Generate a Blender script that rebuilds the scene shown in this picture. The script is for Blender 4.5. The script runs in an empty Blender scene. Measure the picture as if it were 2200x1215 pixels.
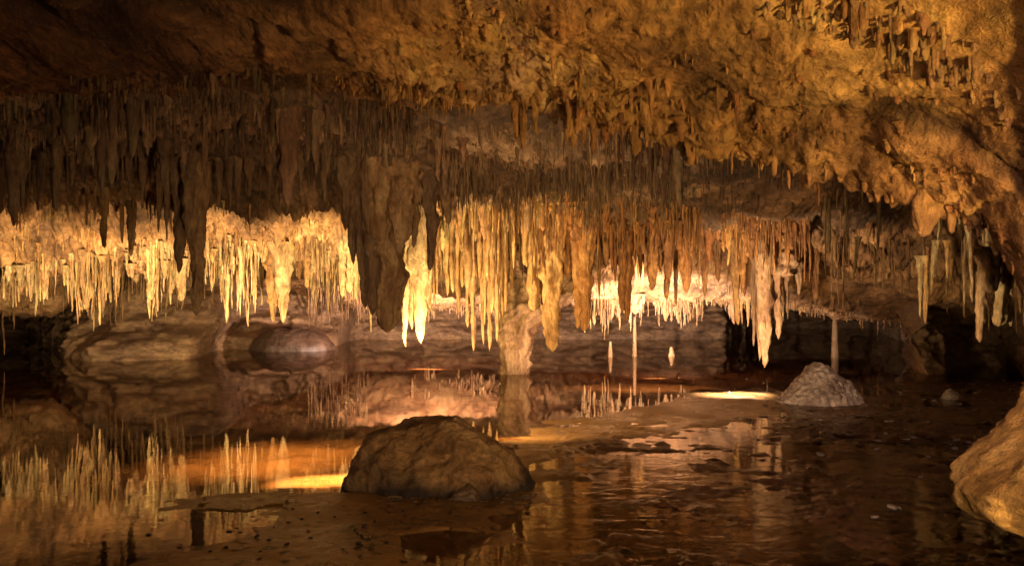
import bpy, math
import numpy as np
from mathutils import Vector

scene = bpy.context.scene
COL = scene.collection
RNG = np.random.default_rng(11)
F, H, U0, CZ = 1225.0, 415.0, 735.0, 1.6      # focal length and horizon in a 1470 px wide picture, eye height in metres


def at(u, v, Y):
    return np.array([(u - U0) / F * Y, Y, CZ - (v - H) / F * Y])


def gx(u, Y):
    return (u - U0) / F * Y


def gy(v):
    return CZ * F / (v - H)


def ground(u, v):
    Y = gy(v)
    return (gx(u, Y), Y)


# ------------------------------------------------------------------ noise
def _hash(ix, iy, iz, seed):
    h = (ix.astype(np.int64) * 374761393 + iy.astype(np.int64) * 668265263 + iz.astype(np.int64) * 2147483647 + seed * 974711) & 0xFFFFFFFF
    h = ((h ^ (h >> 13)) * 1274126177) & 0xFFFFFFFF
    h = ((h ^ (h >> 15)) * 2246822519) & 0xFFFFFFFF
    return ((h ^ (h >> 16)) & 0xFFFF) / 32767.5 - 1.0


def vnoise(P, seed=0):
    i = np.floor(P)
    f = P - i
    f = f * f * f * (f * (f * 6 - 15) + 10)
    i = i.astype(np.int64)
    x, y, z = i[..., 0], i[..., 1], i[..., 2]
    fx, fy, fz = f[..., 0], f[..., 1], f[..., 2]
    r = 0
    for dx in (0, 1):
        wx = fx if dx else 1 - fx
        for dy in (0, 1):
            wy = fy if dy else 1 - fy
            for dz in (0, 1):
                wz = fz if dz else 1 - fz
                r = r + wx * wy * wz * _hash(x + dx, y + dy, z + dz, seed)
    return r


def fbm(P, scale=1.0, octaves=4, seed=0, gain=0.5, stretch=(1, 1, 1)):
    Q = np.asarray(P, float) * np.array(stretch) * scale
    a, s, r = 1.0, 0.0, 0
    for o in range(octaves):
        r = r + a * vnoise(Q + o * 17.3, seed + o)
        s += a
        a *= gain
        Q = Q * 2.03
    return r / s


def ridge(P, scale, octaves=3, seed=0, stretch=(1, 1, 1)):
    Q = np.asarray(P, float) * np.array(stretch) * scale
    a, s, r = 1.0, 0.0, 0
    for o in range(octaves):
        r = r + a * (1 - np.abs(vnoise(Q + o * 11.1, seed + o)) * 2)
        s += a
        a *= 0.5
        Q = Q * 2.1
    return r / s


def billow(P, scale, octaves=4, seed=0, gain=.55):
    Q = np.asarray(P, float) * scale
    a, s, r = 1.0, 0.0, 0
    for o in range(octaves):
        r = r + a * np.abs(vnoise(Q + o * 13.7, seed + o)) * 2
        s += a
        a *= gain
        Q = Q * 2.07
    return r / s


def cells(P, scale, seed=0):
    """distance to the nearest of jittered cell points, 0..~1 (lumps)"""
    Q = np.asarray(P, float) * scale
    i = np.floor(Q)
    best = np.full(Q.shape[:-1], 9.0)
    for dx in (-1, 0, 1):
        for dy in (-1, 0, 1):
            for dz in (-1, 0, 1):
                c = i + np.array([dx, dy, dz])
                ci = c.astype(np.int64)
                jx = _hash(ci[..., 0], ci[..., 1], ci[..., 2], seed) * .45 + .5
                jy = _hash(ci[..., 0], ci[..., 1], ci[..., 2], seed + 5) * .45 + .5
                jz = _hash(ci[..., 0], ci[..., 1], ci[..., 2], seed + 9) * .45 + .5
                d = (c[..., 0] + jx - Q[..., 0]) ** 2 + (c[..., 1] + jy - Q[..., 1]) ** 2 + (c[..., 2] + jz - Q[..., 2]) ** 2
                best = np.minimum(best, d)
    return np.sqrt(best)


def sstep(a, b, x):
    t = np.clip((x - a) / (b - a), 0, 1)
    return t * t * (3 - 2 * t)


# ------------------------------------------------------------------ mesh helpers
def mesh_from(name, V, Fq, tris=None, smooth=True):
    V = np.asarray(V, np.float32).reshape(-1, 3)
    me = bpy.data.meshes.new(name)
    nq = 0 if Fq is None else len(Fq)
    nt = 0 if tris is None else len(tris)
    me.vertices.add(len(V))
    me.vertices.foreach_set('co', V.ravel())
    loops = []
    if nq: loops.append(np.asarray(Fq, np.int32).ravel())
    if nt: loops.append(np.asarray(tris, np.int32).ravel())
    loops = np.concatenate(loops)
    me.loops.add(len(loops))
    me.loops.foreach_set('vertex_index', loops)
    me.polygons.add(nq + nt)
    starts = np.concatenate([np.arange(nq) * 4, nq * 4 + np.arange(nt) * 3]).astype(np.int32)
    me.polygons.foreach_set('loop_start', starts)
    me.polygons.foreach_set('use_smooth', np.full(nq + nt, smooth))
    me.update(calc_edges=True)
    me.validate()
    return me


def link(name, me, mat, parent=None, label=None, cat=None, group=None, kind=None, loc=None):
    o = bpy.data.objects.new(name, me)
    COL.objects.link(o)
    if mat is not None and len(me.materials) == 0: me.materials.append(mat)
    if parent is not None: o.parent = parent
    if label: o['label'] = label
    if cat: o['category'] = cat
    if group: o['group'] = group
    if kind: o['kind'] = kind
    if loc is not None: o.location = loc
    return o


def grid_faces(n, m, flip=False):
    a = (np.arange(n - 1)[:, None] * m + np.arange(m - 1)[None, :]).ravel()
    q = np.stack([a, a + 1, a + m + 1, a + m], 1)
    return q[:, ::-1] if flip else q


# ------------------------------------------------------------------ materials
def nodes_of(name):
    m = bpy.data.materials.new(name)
    m.use_nodes = True
    nt = m.node_tree
    nt.nodes.clear()
    return m, nt, nt.nodes.new, nt.links.new


def rock_mat(name, cols, scale=1.2, rough=(0.45, 0.75), bump=0.5, fine=18.0, lump=0.0, stretch=(1, 1, 1), spec=0.4, tint=False, dark_low=None, streak=None):
    """cols: dark, mid, light base colours"""
    m, nt, N, L = nodes_of(name)
    out = N('ShaderNodeOutputMaterial'); bs = N('ShaderNodeBsdfPrincipled'); L(bs.outputs[0], out.inputs[0])
    geo = N('ShaderNodeNewGeometry')
    mp = N('ShaderNodeMapping'); mp.inputs['Scale'].default_value = stretch
    L(geo.outputs['Position'], mp.inputs['Vector'])
    n1 = N('ShaderNodeTexNoise'); n1.inputs['Scale'].default_value = scale; n1.inputs['Detail'].default_value = 7; n1.inputs['Roughness'].default_value = .62
    n1.inputs['Distortion'].default_value = .8
    L(mp.outputs[0], n1.inputs['Vector'])
    cr = N('ShaderNodeValToRGB')
    e = cr.color_ramp.elements
    e[0].position, e[0].color = .32, (*cols[0], 1)
    e[1].position, e[1].color = .70, (*cols[2], 1)
    k = e.new(.5); k.color = (*cols[1], 1)
    L(n1.outputs['Fac'], cr.inputs[0])
    col = cr.outputs[0]
    n2 = N('ShaderNodeTexNoise'); n2.inputs['Scale'].default_value = fine; n2.inputs['Detail'].default_value = 6; n2.inputs['Roughness'].default_value = .68
    L(mp.outputs[0], n2.inputs['Vector'])
    mr = N('ShaderNodeMapRange'); mr.inputs[1].default_value = .3; mr.inputs[2].default_value = .7; mr.inputs[3].default_value = .4; mr.inputs[4].default_value = 1.35
    L(n2.outputs['Fac'], mr.inputs[0])
    mx = N('ShaderNodeMix'); mx.data_type = 'RGBA'; mx.blend_type = 'MULTIPLY'; mx.inputs[0].default_value = .9
    L(col, mx.inputs[6]); L(mr.outputs[0], mx.inputs[7])
    col = mx.outputs[2]
    if tint:
        at_ = N('ShaderNodeAttribute'); at_.attribute_name = 'tint'
        mt = N('ShaderNodeMix'); mt.data_type = 'RGBA'; mt.blend_type = 'MULTIPLY'; mt.inputs[0].default_value = 1
        L(col, mt.inputs[6]); L(at_.outputs['Color'], mt.inputs[7]); col = mt.outputs[2]
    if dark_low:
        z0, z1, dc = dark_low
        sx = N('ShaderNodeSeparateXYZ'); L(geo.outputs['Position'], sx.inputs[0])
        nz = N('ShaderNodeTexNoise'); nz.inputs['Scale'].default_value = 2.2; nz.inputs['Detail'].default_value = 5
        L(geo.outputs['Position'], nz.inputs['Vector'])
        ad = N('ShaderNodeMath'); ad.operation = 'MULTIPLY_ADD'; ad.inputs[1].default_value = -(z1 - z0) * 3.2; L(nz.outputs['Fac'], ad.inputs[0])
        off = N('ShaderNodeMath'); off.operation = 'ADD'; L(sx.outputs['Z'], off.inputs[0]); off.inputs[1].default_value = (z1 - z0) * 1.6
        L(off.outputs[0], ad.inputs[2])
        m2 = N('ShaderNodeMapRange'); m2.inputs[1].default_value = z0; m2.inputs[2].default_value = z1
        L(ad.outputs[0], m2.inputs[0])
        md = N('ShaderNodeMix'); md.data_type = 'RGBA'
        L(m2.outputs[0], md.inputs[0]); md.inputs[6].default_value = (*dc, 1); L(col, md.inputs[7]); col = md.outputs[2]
    L(col, bs.inputs['Base Color'])
    rr = N('ShaderNodeMapRange'); rr.inputs[1].default_value = .35; rr.inputs[2].default_value = .65; rr.inputs[3].default_value = rough[0]; rr.inputs[4].default_value = rough[1]
    L(n1.outputs['Fac'], rr.inputs[0]); L(rr.outputs[0], bs.inputs['Roughness'])
    bs.inputs['Specular IOR Level'].default_value = spec
    b1 = N('ShaderNodeBump'); b1.inputs['Strength'].default_value = bump; b1.inputs['Distance'].default_value = .05
    L(n2.outputs['Fac'], b1.inputs['Height'])
    n3 = N('ShaderNodeTexNoise'); n3.inputs['Scale'].default_value = fine * 3.1; n3.inputs['Detail'].default_value = 4; n3.inputs['Roughness'].default_value = .7
    L(mp.outputs[0], n3.inputs['Vector'])
    b3 = N('ShaderNodeBump'); b3.inputs['Strength'].default_value = min(1, bump); b3.inputs['Distance'].default_value = .02
    L(n3.outputs['Fac'], b3.inputs['Height']); L(b1.outputs[0], b3.inputs['Normal'])
    nrm = b3.outputs[0]
    if lump:
        vo = N('ShaderNodeTexVoronoi'); vo.inputs['Scale'].default_value = lump; L(geo.outputs['Position'], vo.inputs['Vector'])
        b2 = N('ShaderNodeBump'); b2.invert = True; b2.inputs['Strength'].default_value = .7; b2.inputs['Distance'].default_value = .04
        L(vo.outputs['Distance'], b2.inputs['Height']); L(nrm, b2.inputs['Normal']); nrm = b2.outputs[0]
    L(nrm, bs.inputs['Normal'])
    return m


M_ceil = rock_mat('cave_ceiling_rock', [(.13, .066, .03), (.28, .15, .064), (.44, .265, .12)], scale=1.3, fine=13, bump=.9, tint=True, rough=(.55, .8), stretch=(1, .5, 1))
M_wall = rock_mat('cave_wall_rock', [(.13, .068, .036), (.27, .15, .077), (.42, .25, .115)], scale=1.1, fine=8, bump=.8, rough=(.5, .8), stretch=(1, 1, 1.8))
M_stal = rock_mat('calcite', [(.22, .11, .045), (.44, .27, .125), (.62, .44, .235)], scale=3.6, fine=26, bump=.8, stretch=(1, 1, .45), rough=(.4, .7), tint=True)
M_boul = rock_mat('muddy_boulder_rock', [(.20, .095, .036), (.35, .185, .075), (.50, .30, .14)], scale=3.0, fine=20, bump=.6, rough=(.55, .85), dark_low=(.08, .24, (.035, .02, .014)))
M_mound = rock_mat('pale_mound_rock', [(.20, .115, .075), (.40, .265, .18), (.58, .41, .30)], scale=3.4, fine=14, bump=.9, lump=11, rough=(.5, .8))
M_far = rock_mat('rounded_brown_rock', [(.055, .03, .02), (.085, .047, .03), (.12, .07, .045)], scale=1.2, fine=6, bump=.4, rough=(.4, .6))
M_orange = rock_mat('orange_flowstone', [(.26, .13, .03), (.42, .225, .055), (.55, .33, .10)], scale=3.0, fine=26, bump=.8, rough=(.45, .65))
M_chip = rock_mat('pale_stone', [(.14, .09, .055), (.30, .21, .14), (.55, .45, .34)], scale=14, fine=40, bump=.3)
M_clod = rock_mat('dark_mud_clod', [(.02, .012, .008), (.035, .02, .012), (.05, .03, .02)], scale=9, fine=40, bump=.3)
M_rubble = rock_mat('brown_rubble', [(.06, .035, .02), (.14, .085, .05), (.26, .17, .1)], scale=5, fine=30, bump=.4, rough=(.25, .6))


def floor_mat():
    m, nt, N, L = nodes_of('wet_mud')
    out = N('ShaderNodeOutputMaterial'); bs = N('ShaderNodeBsdfPrincipled'); L(bs.outputs[0], out.inputs[0])
    geo = N('ShaderNodeNewGeometry')
    n1 = N('ShaderNodeTexNoise'); n1.inputs['Scale'].default_value = 1.3; n1.inputs['Detail'].default_value = 8; n1.inputs['Roughness'].default_value = .6
    L(geo.outputs['Position'], n1.inputs['Vector'])
    cr = N('ShaderNodeValToRGB'); e = cr.color_ramp.elements
    e[0].position, e[0].color = .34, (.12, .062, .022, 1)
    e[1].position, e[1].color = .68, (.27, .155, .06, 1)
    L(n1.outputs['Fac'], cr.inputs[0])
    n2 = N('ShaderNodeTexNoise'); n2.inputs['Scale'].default_value = 22; n2.inputs['Detail'].default_value = 6; n2.inputs['Roughness'].default_value = .7
    L(geo.outputs['Position'], n2.inputs['Vector'])
    mr = N('ShaderNodeMapRange'); mr.inputs[1].default_value = .3; mr.inputs[2].default_value = .7; mr.inputs[3].default_value = .6; mr.inputs[4].default_value = 1.2
    L(n2.outputs['Fac'], mr.inputs[0])
    mx = N('ShaderNodeMix'); mx.data_type = 'RGBA'; mx.blend_type = 'MULTIPLY'; mx.inputs[0].default_value = .8
    L(cr.outputs[0], mx.inputs[6]); L(mr.outputs[0], mx.inputs[7])
    # tint: floor away from the sand and right bank darker, lamp-lit mud brighter
    at_ = N('ShaderNodeAttribute'); at_.attribute_name = 'tint'
    mt = N('ShaderNodeMix'); mt.data_type = 'RGBA'; mt.blend_type = 'MULTIPLY'; mt.inputs[0].default_value = 1
    L(mx.outputs[2], mt.inputs[6]); L(at_.outputs['Color'], mt.inputs[7])
    L(mt.outputs[2], bs.inputs['Base Color'])
    rr = N('ShaderNodeMapRange'); rr.inputs[1].default_value = .4; rr.inputs[2].default_value = .6; rr.inputs[3].default_value = .18; rr.inputs[4].default_value = .5
    L(n1.outputs['Fac'], rr.inputs[0]); L(rr.outputs[0], bs.inputs['Roughness'])
    b = N('ShaderNodeBump'); b.inputs['Strength'].default_value = .5; b.inputs['Distance'].default_value = .02
    L(n2.outputs['Fac'], b.inputs['Height']); L(b.outputs[0], bs.inputs['Normal'])
    return m


def water_mat():
    m, nt, N, L = nodes_of('still_water')
    out = N('ShaderNodeOutputMaterial')
    geo = N('ShaderNodeNewGeometry')
    tr = N('ShaderNodeBsdfTransparent'); tr.inputs[0].default_value = (.90, .79, .66, 1)
    gl = N('ShaderNodeBsdfGlossy'); gl.inputs['Roughness'].default_value = 0.015; gl.inputs[0].default_value = (.85, .80, .74, 1)
    fr = N('ShaderNodeFresnel'); fr.inputs[0].default_value = 1.33
    at_ = N('ShaderNodeAttribute'); at_.attribute_name = 'ripple'
    mp = N('ShaderNodeMapping'); mp.inputs['Scale'].default_value = (1, 1.6, 1)
    L(geo.outputs['Position'], mp.inputs[0])
    n = N('ShaderNodeTexNoise'); n.inputs['Scale'].default_value = 3.4; n.inputs['Detail'].default_value = 4; n.inputs['Roughness'].default_value = .55; n.inputs['Distortion'].default_value = .5
    L(mp.outputs[0], n.inputs['Vector'])
    ml = N('ShaderNodeMath'); ml.operation = 'MULTIPLY'; L(n.outputs['Fac'], ml.inputs[0]); L(at_.outputs['Fac'], ml.inputs[1])
    b = N('ShaderNodeBump'); b.inputs['Strength'].default_value = 1.0; b.inputs['Distance'].default_value = .035
    L(ml.outputs[0], b.inputs['Height'])
    L(b.outputs[0], gl.inputs['Normal']); L(b.outputs[0], fr.inputs['Normal'])
    mx = N('ShaderNodeMixShader'); L(fr.outputs[0], mx.inputs[0]); L(tr.outputs[0], mx.inputs[1]); L(gl.outputs[0], mx.inputs[2])
    L(mx.outputs[0], out.inputs[0])
    return m


M_floor, M_water = floor_mat(), water_mat()


def set_tint(me, rgb):
    a = me.color_attributes.new('tint', 'FLOAT_COLOR', 'POINT')
    c = np.ones((len(me.vertices), 4), np.float32)
    c[:, :3] = rgb
    a.data.foreach_set('color', c.ravel())


# ------------------------------------------------------------------ ceiling: one folded sheet, rows run from overhead to the far end
UK = np.array([-700, 0, 75, 150, 300, 400, 500, 570, 640, 735, 850, 940, 1000, 1050, 1110, 1150, 1200, 1240, 1270, 1310, 1380, 1430, 1470, 1600, 2200], float)


def row(pairs):
    p = np.array(pairs, float)
    return np.interp(UK, p[:, 0], p[:, 1])


def const(v): return np.full(len(UK), float(v))


LIPY = row([(-700, 6.2), (0, 6.0), (500, 5.8), (850, 5.6), (1050, 5.4), (1240, 5.1), (1380, 4.8), (1470, 4.5), (1600, 4.0), (2200, 3)])
LIPV = row([(-700, 150), (0, 118), (250, 116), (480, 128), (570, 120), (640, 125), (735, 148), (850, 160), (940, 172), (1000, 192), (1050, 203), (1110, 212), (1200, 224), (1240, 228),
            (1270, 248), (1310, 262), (1380, 285), (1430, 340), (1470, 395), (1600, 560), (2200, 700)])
ROWS = [
    (const(1.5), const(-900)),
    (row([(-700, 3.0), (735, 3.0), (1470, 2.7), (2200, 1.9)]), row([(-700, -190), (1200, -190), (1470, -120), (1600, 0), (2200, 300)])),
    (row([(-700, 4.6), (735, 4.4), (1240, 4.0), (1470, 3.5), (2200, 2.4)]), row([(-700, 20), (735, 25), (1050, 40), (1240, 55), (1380, 85), (1470, 130), (1600, 260), (2200, 500)])),
    (row([(-700, 5.3), (735, 5.1), (1240, 4.6), (1470, 4.0), (2200, 2.8)]), row([(-700, 80), (735, 88), (1050, 122), (1240, 150), (1310, 180), (1380, 205), (1470, 270), (1600, 420), (2200, 600)])),
    (LIPY, LIPV),
    (LIPY + .10, LIPV - 30),
    (LIPY + .35, LIPV - row([(-700, 60), (1240, 95), (1470, 120), (2200, 100)])),
    (const(7.6), row([(-700, 120), (0, 112), (500, 118), (735, 132), (850, 140), (940, 150), (1050, 172), (1150, 186), (1240, 200), (1310, 230), (1470, 330), (1600, 400), (2200, 600)])),
    (const(9.5), row([(-700, 170), (500, 166), (735, 190), (850, 200), (940, 214), (1050, 226), (1150, 226), (1220, 215), (1240, 190), (1310, 190), (1390, 240), (1470, 350), (1600, 420), (2200, 600)])),
    (const(11.5), row([(-700, 225), (500, 224), (735, 240), (850, 250), (940, 262), (1050, 268), (1150, 274), (1220, 260), (1240, 235), (1310, 240), (1390, 280), (1470, 372), (1600, 430), (2200, 600)])),
    (const(12.8), row([(-700, 266), (300, 260), (500, 258), (640, 264), (735, 272), (940, 288), (1050, 300), (1150, 308), (1240, 300), (1310, 305), (1390, 330), (1470, 384), (1600, 440), (2200, 600)])),
    (const(14.2), row([(-700, 316), (150, 314), (300, 300), (400, 298), (500, 306), (640, 298), (735, 296), (850, 304), (1000, 312), (1150, 325), (1240, 335), (1310, 345), (1470, 398), (1600, 450), (2200, 600)])),
    (const(15.6), row([(-700, 372), (0, 372), (150, 376), (300, 360), (400, 358), (500, 364), (570, 350), (640, 340), (735, 330), (850, 334), (1050, 340), (1150, 352), (1240, 368), (1310, 382), (1470, 420), (2200, 600)])),
    (const(16.1), row([(-700, 350), (500, 342), (735, 345), (1050, 352), (1150, 372), (1240, 400), (1310, 420), (1470, 440), (2200, 600)])),
    (const(18.0), row([(-700, 440), (0, 436), (75, 425), (150, 392), (300, 382), (500, 386), (640, 396), (735, 400), (1000, 402), (1050, 408), (1150, 432), (1240, 447), (1310, 458), (1470, 470), (2200, 600)])),
    (const(20.0), row([(-700, 456), (0, 452), (75, 455), (100, 440), (150, 394), (300, 386), (500, 410), (640, 420), (735, 428), (850, 434), (1050, 434), (1150, 448), (1240, 455), (1310, 462), (1470, 480), (2200, 600)])),
    (const(20.7), row([(-700, 430), (75, 430), (150, 386), (300, 384), (500, 405), (735, 415), (1050, 418), (1240, 432), (1310, 440), (1470, 470), (2200, 600)])),
    (const(24.5), row([(-700, 430), (75, 430), (150, 395), (300, 392), (400, 410), (500, 442), (640, 446), (735, 444), (1050, 432), (1240, 440), (1470, 470), (2200, 600)])),
    (const(36), const(424)),
]
NU, NK = 980, 620
uu = np.concatenate([np.linspace(-700, -30, 70, endpoint=False), np.linspace(-30, 1500, 840, endpoint=False), np.linspace(1500, 2200, 70)])
RY = np.array([r[0] for r in ROWS]); RV = np.array([r[1] for r in ROWS])
RZ = CZ - (RV - H) / F * RY
# sample rows densely, more rows where the sheet shows
wts = np.array([.25, .6, 1.3, 1.3, .35, .4, .6, .9, .9, .9, 1.1, 1.3, .5, .6, .8, .4, .6, .3])
kk = np.interp(np.linspace(0, 1, NK), np.concatenate([[0], np.cumsum(wts)]) / wts.sum(), np.arange(len(ROWS)))


def smooth_interp(A):
    B = np.stack([np.interp(uu, UK, A[r]) for r in range(len(ROWS))])
    k0 = np.clip(np.floor(kk).astype(int), 0, len(ROWS) - 2); t = (kk - k0)[:, None]
    return B[k0] * (1 - t) + B[k0 + 1] * t


def blur(A, n, ax):
    ker = np.hanning(2 * n + 3)[1:-1]; ker /= ker.sum()
    pad = [(0, 0), (0, 0)]; pad[ax] = (n, n)
    P = np.pad(A, pad, mode='edge')
    return np.apply_along_axis(lambda x: np.convolve(x, ker, 'valid'), ax, P)


CY = blur(blur(smooth_interp(RY), 7, 0), 14, 1)
CZc = blur(blur(smooth_interp(RZ), 5, 0), 10, 1)
CX = (uu[None, :] - U0) / F * CY
P = np.stack([CX, CY, CZc], -1)
# rock relief
SQ = np.array([1, .38, 1.0]); SQ2 = np.array([1, .55, 1])
big = fbm(P * SQ2, .6, 3, 3)
med = fbm(P * SQ, 2.0, 4, 7)
fin = fbm(P * SQ2, 7.0, 4, 13)
dist = CY
amp = sstep(2, 5, dist)
lumps = 1 - np.clip(cells(P * SQ2, 3.6, 2), 0, 1)
small_l = 1 - np.clip(cells(P * SQ2, 10.0, 4), 0, 1)
warp = P + fbm(P * SQ, 1.5, 3, 90)[..., None] * .5
crack = np.clip(ridge(warp * np.array([.55, .8, .3]), .9, 2, 31) - .80, 0, 1) * 7 * sstep(-.2, .3, fbm(P, .9, 2, 95))
slab = sstep(7.2, 6.2, CY)                     # the near slab: smooth plates with cracks, lumpy toward the lip
lipness = np.exp(-((CY - np.interp(uu, UK, LIPY)[None, :]) / .45) ** 2) * sstep(420, 650, uu)[None, :]
rightness = sstep(900, 1250, uu)[None, :]
pop = sstep(12.6, 13.4, CY) * sstep(16.6, 15.6, CY)
dz = big * .12 + med * .10 + fin * .035
dz = dz + np.clip(crack, 0, 1) * .12 * slab
knobby = sstep(-.25, .35, fbm(P * SQ2, .9, 2, 88))
dz = dz - lumps * slab * (.01 + .05 * rightness * knobby + .10 * lipness) - small_l * slab * (.010 + .06 * lipness + .025 * rightness * knobby)
dz = dz - small_l * .05 * (1 - slab) - pop * (small_l * .10 + lumps * .17 + .30 * fbm(P, 1.0, 3, 123) + .10 * fbm(P, 3.5, 3, 124))
# terraces in the lit bumpy ceiling at the left
terr = np.abs(((CY * 1.6 + med * 1.2) % 1.0) - .5) * 2
dz = dz + pop * sstep(640, 480, uu)[None, :] * (terr - .5) * .2
crag = billow(warp * SQ2, 2.2, 5, 140) - .5
dz = dz - crag * (slab * (.045 + .065 * sstep(0, .4, fbm(P, .8, 2, 141)) + .05 * lipness) + .07 * (1 - slab) + .10 * pop)
ph = CY * .75 + CX * .18 + fbm(P * SQ2, .7, 3, 144) * 1.1
tt = ph % 1.0
ledge = (tt - sstep(.86, 1.0, tt)) * sstep(-.35, .15, fbm(P, .6, 2, 145))
dz = dz - ledge * .12 * slab * (1 - .6 * lipness)
dz = dz + fbm(P, 22, 2, 143) * .014 * slab
dz *= amp
CZd = CZc + dz
CYd = CY + fbm(P + 50, 2.4, 3, 21) * .06 * amp
CX = (uu[None, :] - U0) / F * CYd
CV = np.stack([CX, CYd, CZd], -1)
me = mesh_from('cave_ceiling', CV.reshape(-1, 3), grid_faces(NK, len(uu)))
# rock tint by place, unlit left and lit far end put into the colour: dark violet brown at left, ochre right, grey brown behind the slab, buff in the far band
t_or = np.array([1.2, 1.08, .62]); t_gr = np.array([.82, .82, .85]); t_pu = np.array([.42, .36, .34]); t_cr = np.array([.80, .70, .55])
wl = (sstep(800, 250, uu)[None, :] * sstep(13.2, 12.2, CY))[..., None]  # left side darkens in the tint where lamp light falls off
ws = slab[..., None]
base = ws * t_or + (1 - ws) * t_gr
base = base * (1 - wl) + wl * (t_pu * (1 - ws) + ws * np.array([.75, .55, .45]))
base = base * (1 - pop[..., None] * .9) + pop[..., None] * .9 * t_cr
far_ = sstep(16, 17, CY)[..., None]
base = base * (1 - far_) + far_ * np.array([1.15, 1.02, .95])  # well-lit look of the far ceiling put into its tint
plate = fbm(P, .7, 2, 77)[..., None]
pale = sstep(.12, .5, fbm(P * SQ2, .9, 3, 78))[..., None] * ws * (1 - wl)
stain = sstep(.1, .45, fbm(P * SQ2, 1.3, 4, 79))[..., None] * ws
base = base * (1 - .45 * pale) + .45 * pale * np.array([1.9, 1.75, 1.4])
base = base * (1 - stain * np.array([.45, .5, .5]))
base = base * (1 + .9 * plate) * (1 + .35 * fin[..., None]) * (.75 + .5 * np.clip(lumps + small_l, 0, 1)[..., None]) * np.clip(.55 + .9 * (crag + .5), .3, 1.5)[..., None] * (1 - .75 * np.clip(crack, 0, 1)[..., None] * ws)  # hollows and cracks tinted darker, raised lumps lighter
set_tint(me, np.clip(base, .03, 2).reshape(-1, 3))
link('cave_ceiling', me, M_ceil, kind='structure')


def ceil_z(u, Y):
    j = int(np.clip(np.searchsorted(uu, u), 0, len(uu) - 1))
    c = CYd[:, j]
    o = np.argsort(c)
    return float(np.interp(Y, c[o], CZd[o, j]))


# ------------------------------------------------------------------ floor and water
def poly_sd(X, Y, poly):
    """signed distance (positive inside)"""
    p = np.array(poly); q = np.roll(p, -1, 0)
    best = np.full(X.shape, 1e9); inside = np.zeros(X.shape, bool)
    for (x0, y0), (x1, y1) in zip(p, q):
        ex, ey = x1 - x0, y1 - y0
        t = np.clip(((X - x0) * ex + (Y - y0) * ey) / (ex * ex + ey * ey + 1e-12), 0, 1)
        best = np.minimum(best, (X - x0 - t * ex) ** 2 + (Y - y0 - t * ey) ** 2)
        c = ((y0 > Y) != (y1 > Y)) & (X < (x1 - x0) * (Y - y0) / (y1 - y0 + 1e-12) + x0)
        inside ^= c
    return np.where(inside, 1, -1) * np.sqrt(best)


SAND = [(160, 900), (200, 830), (240, 795), (330, 778), (345, 745), (268, 735), (262, 712), (290, 690), (330, 655), (400, 634), (470, 634), (520, 640), (680, 642), (740, 638), (792, 628), (786, 606),
        (850, 601), (905, 588), (960, 574), (1060, 562), (1135, 566), (1160, 590), (1120, 594), (1080, 608), (1000, 619), (940, 638), (880, 655), (800, 672), (772, 695), (750, 722), (702, 748), (722, 775), (690, 830), (670, 900)]
PUD1 = [(592, 770), (640, 762), (700, 768), (688, 787), (650, 806), (604, 800)]
PUD2 = [(215, 762), (260, 752), (340, 755), (352, 765), (300, 776), (225, 775)]
BANK = [(1140, 572), (1230, 560), (1330, 546), (1480, 549), (1700, 600), (1600, 680), (1300, 655), (1200, 640), (1120, 624), (1160, 595)]
g = lambda pl: [ground(u, v) for u, v in pl]
fv = np.concatenate([[1600, 1200, 1050], np.linspace(960, 470, 560), np.linspace(469, 455, 20)])
fu = np.concatenate([np.linspace(-700, -30, 50, endpoint=False), np.linspace(-30, 1500, 760, endpoint=False), np.linspace(1500, 2200, 60)])
FY = np.repeat(gy(fv)[:, None], len(fu), 1)
FX = (fu[None, :] - U0) / F * FY
PF = np.stack([FX, FY, np.zeros_like(FX)], -1)
wob = fbm(PF, 1.3, 5, 41, gain=.6) * .34
sd1 = poly_sd(FX, FY, g(SAND)) + wob
sd2 = poly_sd(FX, FY, g(BANK)) + wob * 2.5
pd = np.maximum(poly_sd(FX, FY, g(PUD1)), poly_sd(FX, FY, g(PUD2))) + wob * .35
h1 = np.where(sd1 > 0, .022 * sstep(0, 1.0, sd1) + .02 * sd1 / (1 + sd1), -.03 * sstep(0, .5, -sd1) - .23 * sstep(.2, 2.4, -sd1))
h1 = np.where(pd > -.12, np.minimum(h1, .02 - .05 * sstep(-.1, .05, pd)), h1)
h2 = np.where(sd2 > 0, .012 * sstep(0, .8, sd2), -.26 * sstep(0, 2.0, -sd2))
fz = np.maximum(h1, h2)
subm = sstep(520, 490, fu)[None, :] * sstep(713, 706, fv)[:, None]
fz = np.where(subm > 0, fz * (1 - subm) + subm * np.minimum(fz, -.010 - .05 * sstep(700, 605, fv)[:, None]), fz)
rightwet = sstep(740, 860, fu)[None, :] * sstep(590, 640, fv)[:, None]
fz = np.where(rightwet > 0, np.maximum(fz, fz * (1 - rightwet) + rightwet * -.012), fz)
rel = fbm(PF, 2.2, 5, 51) * .018 + fbm(PF, 9, 3, 52) * .008
fz = fz + rel * (1 + 1.6 * sstep(-.3, .3, sd2) + 2.4 * rightwet) + fbm(PF, .5, 3, 57) * .012 * (sd1 < .2)
me = mesh_from('cave_floor', np.stack([FX, FY, fz], -1).reshape(-1, 3), grid_faces(len(fv), len(fu), flip=False))
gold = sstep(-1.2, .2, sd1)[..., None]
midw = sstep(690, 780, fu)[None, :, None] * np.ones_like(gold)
tint = gold * np.array([1.45, 1.25, .98]) + (1 - gold) * (midw * np.array([1.1, .84, .66]) + (1 - midw) * np.array([.68, .48, .38]))  # lamp-lit sand and mid floor raised in the colour, left floor dimmed
rb = np.clip(rightwet + sstep(-.4, .3, sd2), 0, 1)[..., None]
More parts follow.
